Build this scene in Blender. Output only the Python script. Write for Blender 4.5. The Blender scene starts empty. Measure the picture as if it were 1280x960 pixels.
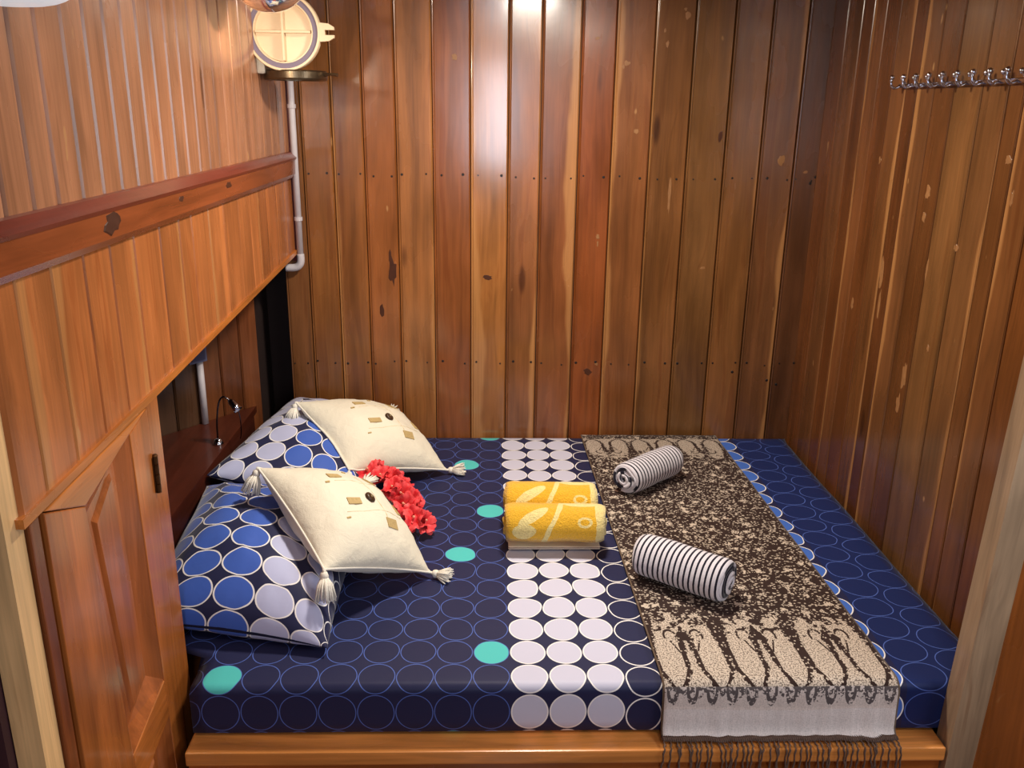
import bpy, bmesh, math, random
from mathutils import Vector, Matrix, noise

S = bpy.context.scene
COL = S.collection
rnd = random.Random(7)

# ------------------------------------------------------------------ camera
cam = bpy.data.objects.new('camera', bpy.data.cameras.new('camera'))
COL.objects.link(cam)
pi_, ya_, ro_ = math.radians(17.661), math.radians(1.7246), math.radians(-0.789)
fw = Vector((math.sin(ya_)*math.cos(pi_), math.cos(ya_)*math.cos(pi_), -math.sin(pi_)))
rt = Vector((math.cos(ya_), -math.sin(ya_), 0))
dn = fw.cross(rt)
c_, s_ = math.cos(ro_), math.sin(ro_)
r2, d2 = c_*rt + s_*dn, -s_*rt + c_*dn
m = Matrix((r2, -d2, -fw)).transposed().to_4x4()
m.translation = Vector((0, 0, 1.67))
cam.matrix_world = m
cam.data.sensor_width = 36
cam.data.lens = 1092.16*36/1280
cam.data.clip_start = 0.02
S.camera = cam

# ------------------------------------------------------------------ world, lights, exposure
W = bpy.data.worlds.new('world')
S.world = W
W.use_nodes = True
W.node_tree.nodes['Background'].inputs[0].default_value = (0.55, 0.6, 0.75, 1)
W.node_tree.nodes['Background'].inputs[1].default_value = 0.02
S.view_settings.view_transform = 'Standard'
S.view_settings.look = 'None'
S.view_settings.gamma = 1
S.view_settings.use_curve_mapping = False
S.view_settings.exposure = 0.0


def area(name, loc, target, sx, sy, power, color, shape='RECTANGLE', spread=180):
    l = bpy.data.lights.new(name, 'AREA')
    l.shape = shape
    l.size, l.size_y = sx, sy
    l.energy = power
    l.color = color
    l.spread = math.radians(spread)
    o = bpy.data.objects.new(name, l)
    COL.objects.link(o)
    o.location = loc
    o.rotation_euler = (Vector(target)-Vector(loc)).to_track_quat('-Z', 'Y').to_euler()
    return o


# daylight through the hatch behind the photographer
area('hatch_daylight', (0.10, -1.27, 1.60), (0.09, 2.9, 1.58), 0.28, 0.74, 14, (0.76, 0.85, 1.0))
# ceiling lamp above the bed
area('ceiling_lamp_light', (0.18, 2.12, 2.06), (0.18, 2.12, 0), 0.20, 0.20, 25, (1.0, 0.90, 0.77), 'DISK')
# daylight from the window on the right of the passage
area('passage_window_daylight', (1.58, 0.82, 1.62), (-0.634, 1.40, 1.58), 0.95, 0.70, 15, (0.86, 0.92, 1.0))
# unseen fill light added over the passage, brightens the left wall and post
area('passage_fill_light', (0.55, 0.45, 2.08), (0.3, 0.9, 0), 0.3, 0.3, 5, (1.0, 0.90, 0.78), 'DISK')


# ------------------------------------------------------------------ node expressions
class NT:
    def __init__(s, mat):
        s.nt = mat.node_tree
        s.n = s.nt.nodes

    def new(s, t, **k):
        n = s.n.new(t)
        for a, b in k.items():
            setattr(n, a, b)
        return n

    def link(s, a, b):
        s.nt.links.new(a, b)

    def val(s, sock, v):
        if isinstance(v, X):
            s.link(v.s, sock)
        elif hasattr(v, 'is_output'):
            s.link(v, sock)
        else:
            sock.default_value = v

    def math(s, op, *a):
        n = s.new('ShaderNodeMath', operation=op)
        for i, v in enumerate(a):
            s.val(n.inputs[i], v)
        return X(s, n.outputs[0])

    def mixc(s, f, a, b):
        n = s.new('ShaderNodeMix', data_type='RGBA')
        s.val(n.inputs[0], f)
        for i, v in ((6, a), (7, b)):
            if isinstance(v, tuple) and len(v) == 3:
                v = v + (1,)
            s.val(n.inputs[i], v)
        return n.outputs[2]

    def mulc(s, a, b):
        n = s.new('ShaderNodeMix', data_type='RGBA', blend_type='MULTIPLY')
        n.inputs[0].default_value = 1
        for i, v in ((6, a), (7, b)):
            if isinstance(v, tuple) and len(v) == 3:
                v = v + (1,)
            s.val(n.inputs[i], v)
        return n.outputs[2]

    def scalec(s, col, f):
        n = s.new('ShaderNodeVectorMath', operation='SCALE')
        s.val(n.inputs[0], col)
        s.val(n.inputs['Scale'], f)
        return n.outputs[0]

    def vec(s, x, y, z=0.0):
        n = s.new('ShaderNodeCombineXYZ')
        for i, v in enumerate((x, y, z)):
            s.val(n.inputs[i], v)
        return n.outputs[0]

    def sep(s, v):
        n = s.new('ShaderNodeSeparateXYZ')
        s.link(v, n.inputs[0])
        return [X(s, o) for o in n.outputs]

    def noise(s, v, scale=1, detail=2, rough=.5, dist=0):
        n = s.new('ShaderNodeTexNoise')
        s.link(v, n.inputs['Vector'])
        n.inputs['Scale'].default_value = scale
        n.inputs['Detail'].default_value = detail
        n.inputs['Roughness'].default_value = rough
        n.inputs['Distortion'].default_value = dist
        return X(s, n.outputs[0])

    def voro(s, v, scale=1, feature='F1', rand=1.0):
        n = s.new('ShaderNodeTexVoronoi', feature=feature)
        s.link(v, n.inputs['Vector'])
        n.inputs['Scale'].default_value = scale
        n.inputs['Randomness'].default_value = rand
        return X(s, n.outputs['Distance'])

    def uv(s):
        return s.sep(s.new('ShaderNodeUVMap').outputs[0])[:2]

    def obj(s):
        return s.new('ShaderNodeTexCoord').outputs['Object']


class X:
    def __init__(s, t, sock):
        s.t, s.s = t, sock

    def __add__(s, o): return s.t.math('ADD', s, o)
    __radd__ = __add__
    def __sub__(s, o): return s.t.math('SUBTRACT', s, o)
    def __rsub__(s, o): return s.t.math('SUBTRACT', o, s)
    def __mul__(s, o): return s.t.math('MULTIPLY', s, o)
    __rmul__ = __mul__
    def __truediv__(s, o): return s.t.math('DIVIDE', s, o)
    def __gt__(s, o): return s.t.math('GREATER_THAN', s, o)
    def __lt__(s, o): return s.t.math('LESS_THAN', s, o)
    def floor(s): return s.t.math('FLOOR', s)
    def fract(s): return s.t.math('FRACT', s)
    def abs(s): return s.t.math('ABSOLUTE', s)
    def sqrt(s): return s.t.math('SQRT', s)
    def sin(s): return s.t.math('SINE', s)
    def max(s, o): return s.t.math('MAXIMUM', s, o)
    def min(s, o): return s.t.math('MINIMUM', s, o)
    def pow(s, o): return s.t.math('POWER', s, o)
    def pp(s, o): return s.t.math('PINGPONG', s, o)
    def mod(s, o): return s.t.math('FLOORED_MODULO', s, o)

    def near(s, v, w):               # 1 where |s-v| < w
        return (s-v).abs() < w

    def ramp(s, a, b, c=0.0, d=1.0):     # smooth a..b -> c..d
        n = s.t.new('ShaderNodeMapRange', interpolation_type='SMOOTHSTEP')
        s.t.val(n.inputs[0], s)
        for i, v in enumerate((a, b, c, d)):
            s.t.val(n.inputs[i+1], v)
        return X(s.t, n.outputs[0])


def srgb(r, g, b):
    f = lambda c: (c/255/12.92) if c/255 <= .04045 else ((c/255+.055)/1.055)**2.4
    return (f(r), f(g), f(b))


def mat(name):
    m = bpy.data.materials.new(name)
    m.use_nodes = True
    t = NT(m)
    b = t.n['Principled BSDF']
    return m, t, b


def plain(name, col, rough=.5, metal=0.0, spec=.5, noise_amt=.12, nscale=40, bump=0.0, coat=0.0):
    m, t, b = mat(name)
    n = t.noise(t.obj(), nscale, 3)
    t.link(t.scalec(t.mixc(0.0, col, col), n*(2*noise_amt)+(1-noise_amt)), b.inputs['Base Color'])
    t.val(b.inputs['Roughness'], (n-.5)*.15+rough)
    b.inputs['Metallic'].default_value = metal
    b.inputs['Specular IOR Level'].default_value = spec
    b.inputs['Coat Weight'].default_value = coat
    if bump:
        bn = t.new('ShaderNodeBump')
        bn.inputs['Strength'].default_value = bump
        bn.inputs['Distance'].default_value = .002
        t.link(n.s, bn.inputs['Height'])
        t.link(bn.outputs[0], b.inputs['Normal'])
    return m


def bumpto(t, b, h, strength=.3, dist=.002):
    bn = t.new('ShaderNodeBump')
    bn.inputs['Strength'].default_value = strength
    bn.inputs['Distance'].default_value = dist
    t.link(h.s, bn.inputs['Height'])
    t.link(bn.outputs[0], b.inputs['Normal'])


def wood(axis, name, rough=.27, ripple=.14, putty=True, coat=.3):
    """varnished teak, grain along axis; the colour comes from the object's own colour"""
    m, t, b = mat(name)
    oi = t.new('ShaderNodeObjectInfo')
    seed = X(t, oi.outputs['Random'])
    x, y, z = t.sep(t.obj())
    if axis == 'z':
        al, p, q = z, x, y
    elif axis == 'y':
        al, p, q = y, x, z
    else:
        al, p, q = x, y, z
    sd = seed*57.0
    wob = t.noise(t.vec(p*2.0+sd, q*2.0, al*.9), 1.6, 2)
    fig = t.noise(t.vec(p*26+sd+wob*3.0, q*26+wob*2.0, al*1.1+sd), 1.0, 4, .6, .6)
    fib = t.noise(t.vec(p*190+sd, q*190, al*5.0), 1.0, 2, .6)
    blot = t.noise(t.vec(p*7+sd, q*7, al*2.6+sd), 1.0, 3, .55)
    f = (fig-.5)*1.5+.98
    f = f*((fib-.5)*.45+1.0)
    f = f*((blot-.5)*1.15+1.0)
    f = f*((t.noise(t.vec(p*16+sd, q*16, al*.5+sd), 1.0, 2)-.5)*.7+1.0)
    base = t.scalec(oi.outputs['Color'], f)
    # warm dark figure lines
    lines = fig.ramp(.56, .68)
    base = t.mixc(lines*.55, base, t.mulc(base, (.45, .34, .28)))
    # sapwood streak along one edge of the board
    u, v = t.uv()
    a = X(t, oi.outputs['Alpha'])
    right = a > .5
    w = (a-.5).abs()
    uu = u*right + (1-u)*(1-right)
    wob2 = t.noise(t.vec(v*1.5+sd, sd), 1.0, 3)
    edge = 1-(w*(wob2*5.0-1.7))
    sap = (uu-edge).ramp(-.02, .10)*(w*40).min(1.0)
    base = t.mixc(sap*.6, base, t.scalec(t.mixc(0.0, srgb(196, 140, 84), srgb(196, 140, 84)), fib*.5+.72))
    # knots
    kn = t.voro(t.vec(p*5.0+sd, q*5.0, al*1.3+sd), 1.0)
    knm = (kn*-1+.085).ramp(0, .05)
    base = t.mixc(knm*.75, base, t.mulc(base, (.22, .16, .13)))
    if putty:                         # pale filler dabs
        pn = t.noise(t.vec(p*22+sd, q*22, al*9+sd), 1.0, 2, .5)
        pm = pn.ramp(.735, .765)
        base = t.mixc(pm*.55, base, srgb(196, 150, 98))
    t.link(base, b.inputs['Base Color'])
    t.val(b.inputs['Roughness'], (blot-.5)*.22+rough)
    b.inputs['Specular IOR Level'].default_value = .5
    b.inputs['Coat Weight'].default_value = coat
    b.inputs['Coat Roughness'].default_value = .14
    rip = t.noise(t.vec(p*30, q*30, al*60), 1.0, 2, .5)
    h = rip*ripple*(seed.ramp(.2, .9, .25, 1.0)) + fib*.03 + t.noise(t.vec(p*8+sd, q*8, al*4), 1.0, 1)*.9
    bumpto(t, b, h, .30, .004)
    return m


WZ = wood('z', 'varnished_teak_vertical')
WG = wood('z', 'glossy_rippled_teak', .20, .38, True, .9)
WY = wood('y', 'varnished_teak_lengthwise', putty=False)
WX = wood('x', 'varnished_teak_crosswise', putty=False)


# ------------------------------------------------------------------ mesh helpers
def link(name, me, parent=None, m=None, color=None, smooth=False):
    o = bpy.data.objects.new(name, me)
    COL.objects.link(o)
    if m:
        me.materials.append(m)
    if color:
        o.color = color
    if parent:
        o.parent = parent
        o.matrix_parent_inverse = Matrix.Translation(parent.location).inverted() if parent.type == 'EMPTY' else Matrix()
    if smooth:
        for p in me.polygons:
            p.use_smooth = True
    return o


def mesh(name, verts, faces, uvs=None):
    me = bpy.data.meshes.new(name)
    me.from_pydata([tuple(v) for v in verts], [], faces)
    if uvs:
        l = me.uv_layers.new(name='UVMap')
        for lp in me.loops:
            l.data[lp.index].uv = uvs[lp.vertex_index]
    me.update()
    return me


def thing(name, loc, label, cat, group=None):
    o = bpy.data.objects.new(name, None)
    COL.objects.link(o)
    o.empty_display_size = .05
    o.location = loc
    return tag(o, label, cat, group)


def tag(o, label, cat, group=None):
    o['label'] = label
    o['category'] = cat
    if group:
        o['group'] = group
    return o


def structure(o):
    o['kind'] = 'structure'
    return o


def join(parts):
    V, F = [], []
    for v, f in parts:
        n = len(V)
        V += list(v)
        F += [tuple(i+n for i in q) for q in f]
    return V, F


def box(a, b, bev=0.0):
    (x0, y0, z0), (x1, y1, z1) = a, b
    bm = bmesh.new()
    bmesh.ops.create_cube(bm, size=1, matrix=Matrix.Translation(((x0+x1)/2, (y0+y1)/2, (z0+z1)/2)) @ Matrix.Diagonal((x1-x0, y1-y0, z1-z0, 1)))
    if bev:
        bmesh.ops.bevel(bm, geom=bm.edges[:], offset=bev, segments=2, affect='EDGES', profile=.6)
    return bmout(bm)


def bmout(bm):
    bm.verts.ensure_lookup_table()
    bm.verts.index_update()
    V = [v.co.copy() for v in bm.verts]
    F = [tuple(v.index for v in f.verts) for f in bm.faces]
    bm.free()
    return V, F


def prism(poly, axis, a, b, bev=0.0):
    """polygon in the two other axes, extruded along axis from a to b"""
    def P(p, t):
        return {'x': (t, p[0], p[1]), 'y': (p[0], t, p[1]), 'z': (p[0], p[1], t)}[axis]
    n = len(poly)
    V = [Vector(P(p, a)) for p in poly]+[Vector(P(p, b)) for p in poly]
    F = [tuple(range(n-1, -1, -1)), tuple(range(n, 2*n))]
    F += [(i, (i+1) % n, n+(i+1) % n, n+i) for i in range(n)]
    bm = bmesh.new()
    vs = [bm.verts.new(v) for v in V]
    for f in F:
        bm.faces.new([vs[i] for i in f])
    bmesh.ops.recalc_face_normals(bm, faces=bm.faces[:])
    if bev:
        bmesh.ops.bevel(bm, geom=bm.edges[:], offset=bev, segments=2, affect='EDGES', profile=.6)
    return bmout(bm)


def tube(pts, r, sides=8, closed=False, cap=True):
    pts = [Vector(p) for p in pts]
    n = len(pts)
    rr = r if isinstance(r, (list, tuple)) else [r]*n
    V, F = [], []
    up = None
    for i, p in enumerate(pts):
        if closed:
            d = pts[(i+1) % n]-pts[i-1]
        else:
            d = pts[min(i+1, n-1)]-pts[max(i-1, 0)]
        d.normalize()
        if up is None:
            up = Vector((0, 0, 1)) if abs(d.z) < .9 else Vector((1, 0, 0))
        s = d.cross(up)
        s.normalize()
        up = s.cross(d)
        for k in range(sides):
            a = 2*math.pi*k/sides
            V.append(p + (s*math.cos(a)+up*math.sin(a))*rr[i])
    for i in range(n if closed else n-1):
        j = (i+1) % n
        for k in range(sides):
            l = (k+1) % sides
            F.append((i*sides+k, i*sides+l, j*sides+l, j*sides+k))
    if cap and not closed:
        F.append(tuple(range(sides-1, -1, -1)))
        F.append(tuple(range((n-1)*sides, n*sides)))
    return V, F


def lathe(prof, c, axis='z', seg=32, flip=False):
    """profile of (radius, height) turned about axis through c"""
    V, F = [], []
    c = Vector(c)
    for r, h in prof:
        for k in range(seg):
            a = 2*math.pi*k/seg
            u, v = r*math.cos(a), r*math.sin(a)
            V.append(c+Vector({'z': (u, v, h), 'y': (u, h, v), 'x': (h, u, v)}[axis]))
    for i in range(len(prof)-1):
        for k in range(seg):
            l = (k+1) % seg
            F.append((i*seg+k, i*seg+l, (i+1)*seg+l, (i+1)*seg+k))
    return V, F


def put(name, vf, parent=None, m=None, color=None, smooth=False):
    return link(name, mesh(name, *vf), parent, m, color, smooth)


def catmull(P, n):
    P = [Vector(p) for p in P]
    out = []
    for i in range(len(P)-1):
        a, b, c, d = P[max(i-1, 0)], P[i], P[i+1], P[min(i+2, len(P)-1)]
        for k in range(n):
            t = k/n
            out.append(.5*((2*b)+(c-a)*t+(2*a-5*b+4*c-d)*t*t+(3*b-a-3*c+d)*t**3))
    out.append(P[-1])
    return out


def wcol(base, var=.16, sap=0.0, r=rnd):
    """albedo for one board: base sRGB varied; sap -.5..+.5 = width of the pale streak"""
    k = 1+r.uniform(-var, var)
    h = r.uniform(-.025, .025)
    c = srgb(*base)
    return (min(1, c[0]*k*(1+h)), min(1, c[1]*k), min(1, c[2]*k*(1-h)), .5+sap)


# ------------------------------------------------------------------ walls of boards
ZT = .55             # top of the mattress
YB = 2.913           # face of the back wall
XL, XR = -.634, 1.077
CEIL = 2.12


def plank(parent, face, t0, t1, z0, z1, color, gap=.0022, cham=.0055, th=.016, zfun=None, m=WZ, bead=0.0, wide=0.0):
    """one vertical board; face(t, depth) -> (x, y); z0 / z1 may depend on t through zfun"""
    a, b = t0+gap/2, t1-gap/2
    prof = [(a, th), (a, cham), (a+cham*.8, 0), (b-cham*.8, 0), (b, cham), (b, th)]
    us = [0, 0, .04, .96, 1, 1]
    if wide:
        prof = [(a, th), (a, wide*1.05), (a+wide, 0), (b-cham*.3, 0), (b, cham*.4), (b, th)]
    if bead:
        arc = [(a+bead-bead*math.cos(k*math.pi/6), cham*.55-bead*math.sin(k*math.pi/6)*1.15) for k in range(7)]
        prof = [(a, th)]+arc+[(a+2.3*bead, cham*.5), (a+2.8*bead, 0), (b-cham*.8, 0), (b, cham), (b, th)]
        us = [0]+[.02]*7+[.06, .08, .96, 1, 1]
    V, F, U = [], [], []
    zs = [z0, z1]
    for k, z in enumerate(zs):
        for (t, d), u in zip(prof, us):
            zz = zfun(t) if (zfun and k == 0) else z
            x, y = face(t, d)
            V.append(Vector((x, y, zz)))
            U.append((u, zz))
    n = len(prof)
    F = [(i, i+1, n+i+1, n+i) for i in range(n-1)]+[(n-1, 0, n, 2*n-1), tuple(range(n-1, -1, -1)), tuple(range(n, 2*n))]
    bm = bmesh.new()
    vs = [bm.verts.new(v) for v in V]
    for f in F:
        bm.faces.new([vs[i] for i in f])
    bmesh.ops.recalc_face_normals(bm, faces=bm.faces[:])
    V, F = bmout(bm)
    me = mesh('plank', V, F, U)
    return link('plank', me, parent, m, color)


DARK = plain('dark_stained_wood', srgb(38, 22, 16), .6)
BLACK = plain('nail_head', srgb(16, 10, 8), .5)
NICHE = plain('shade_darkened_wood', srgb(46, 28, 24), .75)  # deep shade of the recess put into the wood colour

# back wall
wb = structure(put('wall_back', box((-.676, YB+.016, .0), (XR+.05, YB+.05, CEIL)), None, DARK))
edges = [-.676, -.596, -.498, -.399, -.295, -.178, -.056, .065, .168, .291, .400, .522, .646, .770, .887, 1.000, 1.087]
bcol = [(120, 72, 40), (134, 80, 40), (138, 82, 42), (142, 80, 40), (140, 84, 44), (132, 72, 36), (146, 90, 46), (134, 78, 42), (126, 70, 36),
        (124, 62, 26), (122, 70, 36), (116, 70, 36), (114, 72, 38), (116, 72, 38), (112, 68, 40), (92, 54, 32)]
bsap = [0, 0, -.1, 0, .1, 0, -.3, .28, .25, 0, -.16, -.14, 0, .1, .2, 0]
for i in range(len(edges)-1):
    plank(wb, lambda t, d: (t, YB+d), edges[i], edges[i+1], .30, CEIL, wcol([int(c*f) for c, f in zip(bcol[i], (1.06, 1.12, 1.12))], .04, bsap[i]), m=WG if i in (5, 6) else WZ, bead=.0028)
V, F = [], []
parts = []
for zr in (1.451, .8185):
    for i in range(len(edges)-1):
        for fx in (.2, .8):
            if edges[i]+fx*.1 < -.66:
                continue
            x = edges[i]+(edges[i+1]-edges[i])*fx+rnd.uniform(-.008, .008)
            z = zr+rnd.uniform(-.006, .006)
            r = rnd.uniform(.0028, .0048)
            parts.append(lathe([(0.0001, -.0012), (r*.8, -.0010), (r, 0), (r, .001)], (x, YB, z), 'y', 8))
for x, z in ((.86, .79), (1.02, .745), (.985, .76), (1.06, 1.44), (1.075, 1.46)):
    parts.append(lathe([(0.0001, -.0012), (.004, -.001), (.005, 0), (.005, .001)], (x, YB, z), 'y', 8))
o = put('nail_heads', join(parts), wb, BLACK)
o['kind'] = 'stuff'

KNOT = plain('dark_knot', srgb(74, 40, 24), .55, 0, .3, .4, 60)
DAB = plain('pale_filler', srgb(150, 106, 66), .4, 0, .4, .3, 70)


def blot(f, w, h, seed, n=14):
    """thin irregular patch; f(a, b, out) -> point"""
    R = random.Random(seed)
    V = [f(0, 0, .0006)]
    for k in range(n):
        an = 2*math.pi*k/n
        r = R.uniform(.5, 1.0)
        V.append(f(w*r*math.cos(an), h*r*math.sin(an), .0005))
    for k in range(n):
        an = 2*math.pi*k/n
        V.append(V[1+k]+(f(w*.12*math.cos(an), h*.12*math.sin(an), -.0005)-f(0, 0, .0005)))
    F = [(0, 1+k, 1+(k+1) % n) for k in range(n)]+[(1+k, 1+n+k, 1+n+(k+1) % n, 1+(k+1) % n) for k in range(n)]
    return V, F


back = lambda x, z: (lambda a, b, o: Vector((x+a, YB-o, z+b)))
o = put('filler_dabs', join([blot(back(x, z), w, h, i) for i, (x, z, w, h) in enumerate([(.618, 1.945, .010, .014), (.610, 1.962, .006, .006), (.436, 1.802, .011, .010), (.425, 1.792, .005, .008), (.478, 1.597, .010, .011), (.340, 1.874, .009, .005), (.597, 1.404, .0055, .075),
    (.366, 1.258, .008, .012), (.367, 1.235, .003, .014), (-.106, 1.813, .011, .013), (.380, .817, .008, .006), (.726, 1.156, .010, .006), (.957, 1.513, .014, .022), (1.040, 1.475, .010, .006), (.56, 1.86, .006, .012), (.55, 1.90, .004, .008)])]), wb, DAB)
o['kind'] = 'stuff'
o = put('knots', join([blot(back(x, z), w, h, 40+i) for i, (x, z, w, h) in enumerate([(-.318, 1.137, .016, .055), (-.357, 1.002, .010, .024), (.352, .787, .018, .016), (.0, 1.118, .020, .010), (.749, 1.586, .010, .02), (-.325, 1.19, .006, .03)])]), wb, KNOT)
o['kind'] = 'stuff'

# right wall
wr = structure(put('wall_right', box((XR+.016, 1.52, 0), (XR+.05, YB+.05, CEIL)), None, DARK))
redges = [2.913, 2.80, 2.69, 2.612, 2.53, 2.442, 2.353, 2.290, 2.200, 2.105, 1.982, 1.880, 1.820, 1.735, 1.640, 1.540]
rcol = [(108, 60, 30), (112, 66, 36), (102, 56, 26), (112, 66, 36), (98, 54, 26), (106, 62, 32), (94, 50, 24), (106, 64, 36),
        (98, 56, 28), (112, 72, 40), (108, 68, 38), (102, 60, 30), (104, 62, 32), (116, 66, 30), (124, 64, 26)]
rsap = [0, 0, 0, .2, 0, -.2, 0, .2, 0, 0, -.2, 0, .2, 0, 0]
for i in range(len(redges)-1):
    plank(wr, lambda t, d: (XR+d, t), redges[i+1], redges[i], .30, CEIL, wcol([int(c*f) for c, f in zip(rcol[i], (1.04, 1.10, 1.10))], .05, rsap[i]), bead=.0022, gap=.0012, cham=.003)

rside = lambda y, z: (lambda a, b, o: Vector((XR-o, y+a, z+b)))
o = put('filler_dabs', join([blot(rside(y, z), w, h, 80+i) for i, (y, z, w, h) in enumerate([(2.342, 1.25, .014, .045), (2.33, 1.16, .008, .05), (2.504, 1.125, .010, .02), (2.13, 1.018, .014, .05), (2.14, .94, .012, .03), (1.983, 1.372, .012, .010),
    (2.034, 1.119, .006, .012), (2.153, 1.482, .014, .022), (2.155, 1.42, .010, .016), (2.448, 1.541, .008, .012), (1.838, 1.576, .014, .012), (1.80, 1.50, .006, .02), (2.10, 1.30, .005, .03)])]), wr, DAB)
o['kind'] = 'stuff'

# left bulkhead: upper and lower boards
wl = structure(put('wall_left', box((XL-.05, 1.08, 1.20), (XL-.016, YB, CEIL)), None, DARK))
uedges = [1.10, 1.178, 1.254, 1.328, 1.410, 1.487, 1.563, 1.637, 1.706, 1.775, 1.850, 1.922, 1.997, 2.070, 2.145, 2.225, 2.310, 2.400, 2.490, 2.580, 2.670, 2.76, 2.84, 2.905]
for i in range(len(uedges)-1):
    plank(wl, lambda t, d: (XL-d, t), uedges[i], uedges[i+1], 1.45, CEIL, wcol((176, 122, 88), .05, 0), gap=.002, cham=.006, wide=.0085)
zlow = lambda y: 1.121+.046*(y-1.125)
ledges = [1.10, 1.172, 1.274, 1.380, 1.481, 1.585, 1.713, 1.824, 1.902, 2.02, 2.137, 2.264, 2.377, 2.470, 2.562, 2.681, 2.79, 2.905]
for i in range(len(ledges)-1):
    plank(wl, lambda t, d: (XL-d, t), ledges[i], ledges[i+1], 1.1, 1.47, wcol((176, 106, 58), .09, {1: -.22, 2: -.3, 4: .22, 6: .2, 9: -.2, 12: .25}.get(i, 0)), zfun=zlow, wide=.005)
tr = structure(put('trim_1', prism([(XL, 1.497), (XL+.022, 1.497), (XL+.025, 1.504), (XL+.018, 1.511), (XL+.008, 1.520), (XL, 1.522)], 'y', 1.08, 2.90),
                   None, wood('y', 'red_varnished_moulding', .3, .2, False), (*srgb(122, 52, 38), .5)))
tr = structure(put('trim_2', prism([(XL, 1.442), (XL+.010, 1.442), (XL+.018, 1.454), (XL+.020, 1.497), (XL, 1.497)], 'y', 1.08, 2.90), None, WY, (*srgb(140, 72, 38), .5)))
lside = lambda y, z: (lambda a, b, o: Vector((XL+.0195+o+b*.0, y+a, z+b)))
put('knot', blot(lside(1.462, 1.478), .038, .019, 5), tr, KNOT)
put('knot', blot(lside(1.80, 1.484), .016, .007, 6), tr, KNOT)
put('knot', blot(lside(2.135, 1.482), .030, .010, 7), tr, KNOT)
tv = []
for y in (1.09, 2.90):
    for x, dz in ((XL-.05, 0), (XL+.006, 0), (XL+.006, .014), (XL-.05, .014)):
        tv.append(Vector((x, y, zlow(y)-.008+dz)))
tr = structure(put('trim_3', (tv, [(3, 2, 1, 0), (4, 5, 6, 7), (0, 1, 5, 4), (1, 2, 6, 5), (2, 3, 7, 6), (3, 0, 4, 7)]), None, WY, (*srgb(186, 112, 48), .5)))
structure(put('trim_4', box((XL-.01, 2.906, 1.17), (XL+.004, 2.912, CEIL)), None, plain('dark_red_paint', srgb(104, 24, 30), .4)))

# bow wall beyond the overhang, angled, and a dark slot made for the deep shade there
HP, HD = Vector((-.760, 2.83)), Vector((-.589, -.808))      # start at the slot, running aft
wh = structure(put('wall_bow', [(Vector((HP.x+HD.x*t+.80*d*-1, HP.y+HD.y*t+.589*d, z))) for t, d in ((0, .016), (1.35, .016), (1.35, .05), (0, .05)) for z in (.5, 1.45)] and
                   join([([Vector((HP.x+HD.x*t-.808*d, HP.y+HD.y*t+.589*d, z)) for z in (.45, 1.5) for t, d in ((0, .017), (1.4, .017), (1.4, .05), (0, .05))],
                          [(3, 2, 1, 0), (4, 5, 6, 7), (0, 1, 5, 4), (1, 2, 6, 5), (2, 3, 7, 6), (3, 0, 4, 7)])]), None, DARK))
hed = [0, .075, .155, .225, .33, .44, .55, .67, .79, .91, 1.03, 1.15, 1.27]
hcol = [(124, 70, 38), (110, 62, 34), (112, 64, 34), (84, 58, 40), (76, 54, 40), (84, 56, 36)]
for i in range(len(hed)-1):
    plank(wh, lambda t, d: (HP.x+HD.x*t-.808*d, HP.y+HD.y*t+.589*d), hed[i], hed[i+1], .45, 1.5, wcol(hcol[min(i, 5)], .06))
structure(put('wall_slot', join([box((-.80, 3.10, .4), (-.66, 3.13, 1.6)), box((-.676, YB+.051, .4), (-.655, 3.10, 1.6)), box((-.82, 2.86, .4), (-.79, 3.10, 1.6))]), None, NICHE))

# overhang underside, floor, ceiling, the passage around the photographer
structure(put('ceiling', box((-1.75, -1.3, CEIL), (1.8, 3.2, CEIL+.04)), None, WX, (*srgb(150, 98, 58), .5)))
structure(put('floor', box((-1.75, -1.3, -.05), (1.8, 3.2, 0)), None, WX, (*srgb(120, 70, 36), .5)))
structure(put('wall_overhang', box((-1.75, 1.62, 1.26), (XL-.051, 3.13, 1.30)), None, NICHE))
structure(put('wall_passage_left', box((-1.35, -1.3, 0), (-1.30, 1.06, CEIL)), None, WY, (*srgb(120, 72, 42), .5)))
structure(put('wall_passage_right', join([box((1.55, -1.3, 0), (1.60, .33, CEIL)), box((1.55, 1.31, 0), (1.60, 1.475, CEIL)), box((1.55, .33, 0), (1.60, 1.31, 1.25)), box((1.55, .33, 1.99), (1.60, 1.31, CEIL))]), None, WY, (*srgb(120, 72, 42), .5)))
structure(put('wall_front', join([box((-1.30, -1.3, 0), (-.06, -1.25, CEIL)), box((.26, -1.3, 0), (1.55, -1.25, CEIL)), box((-.06, -1.3, 0), (.26, -1.25, 1.21)), box((-.06, -1.3, 1.99), (.26, -1.25, CEIL))]), None, WX, (*srgb(120, 72, 42), .5)))
structure(put('wall_bulkhead_left', box((-1.35, 1.045, 0), (-.682, 1.085, CEIL)), None, plain('dark_plum_shade', srgb(62, 34, 40), .55)))  # bulkhead in shadow, its shade put into the dark plum colour
structure(put('wall_bulkhead_right', box((1.012, 1.475, 0), (1.60, 1.515, CEIL)), None, WZ, (*srgb(150, 84, 36), .5)))
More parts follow.
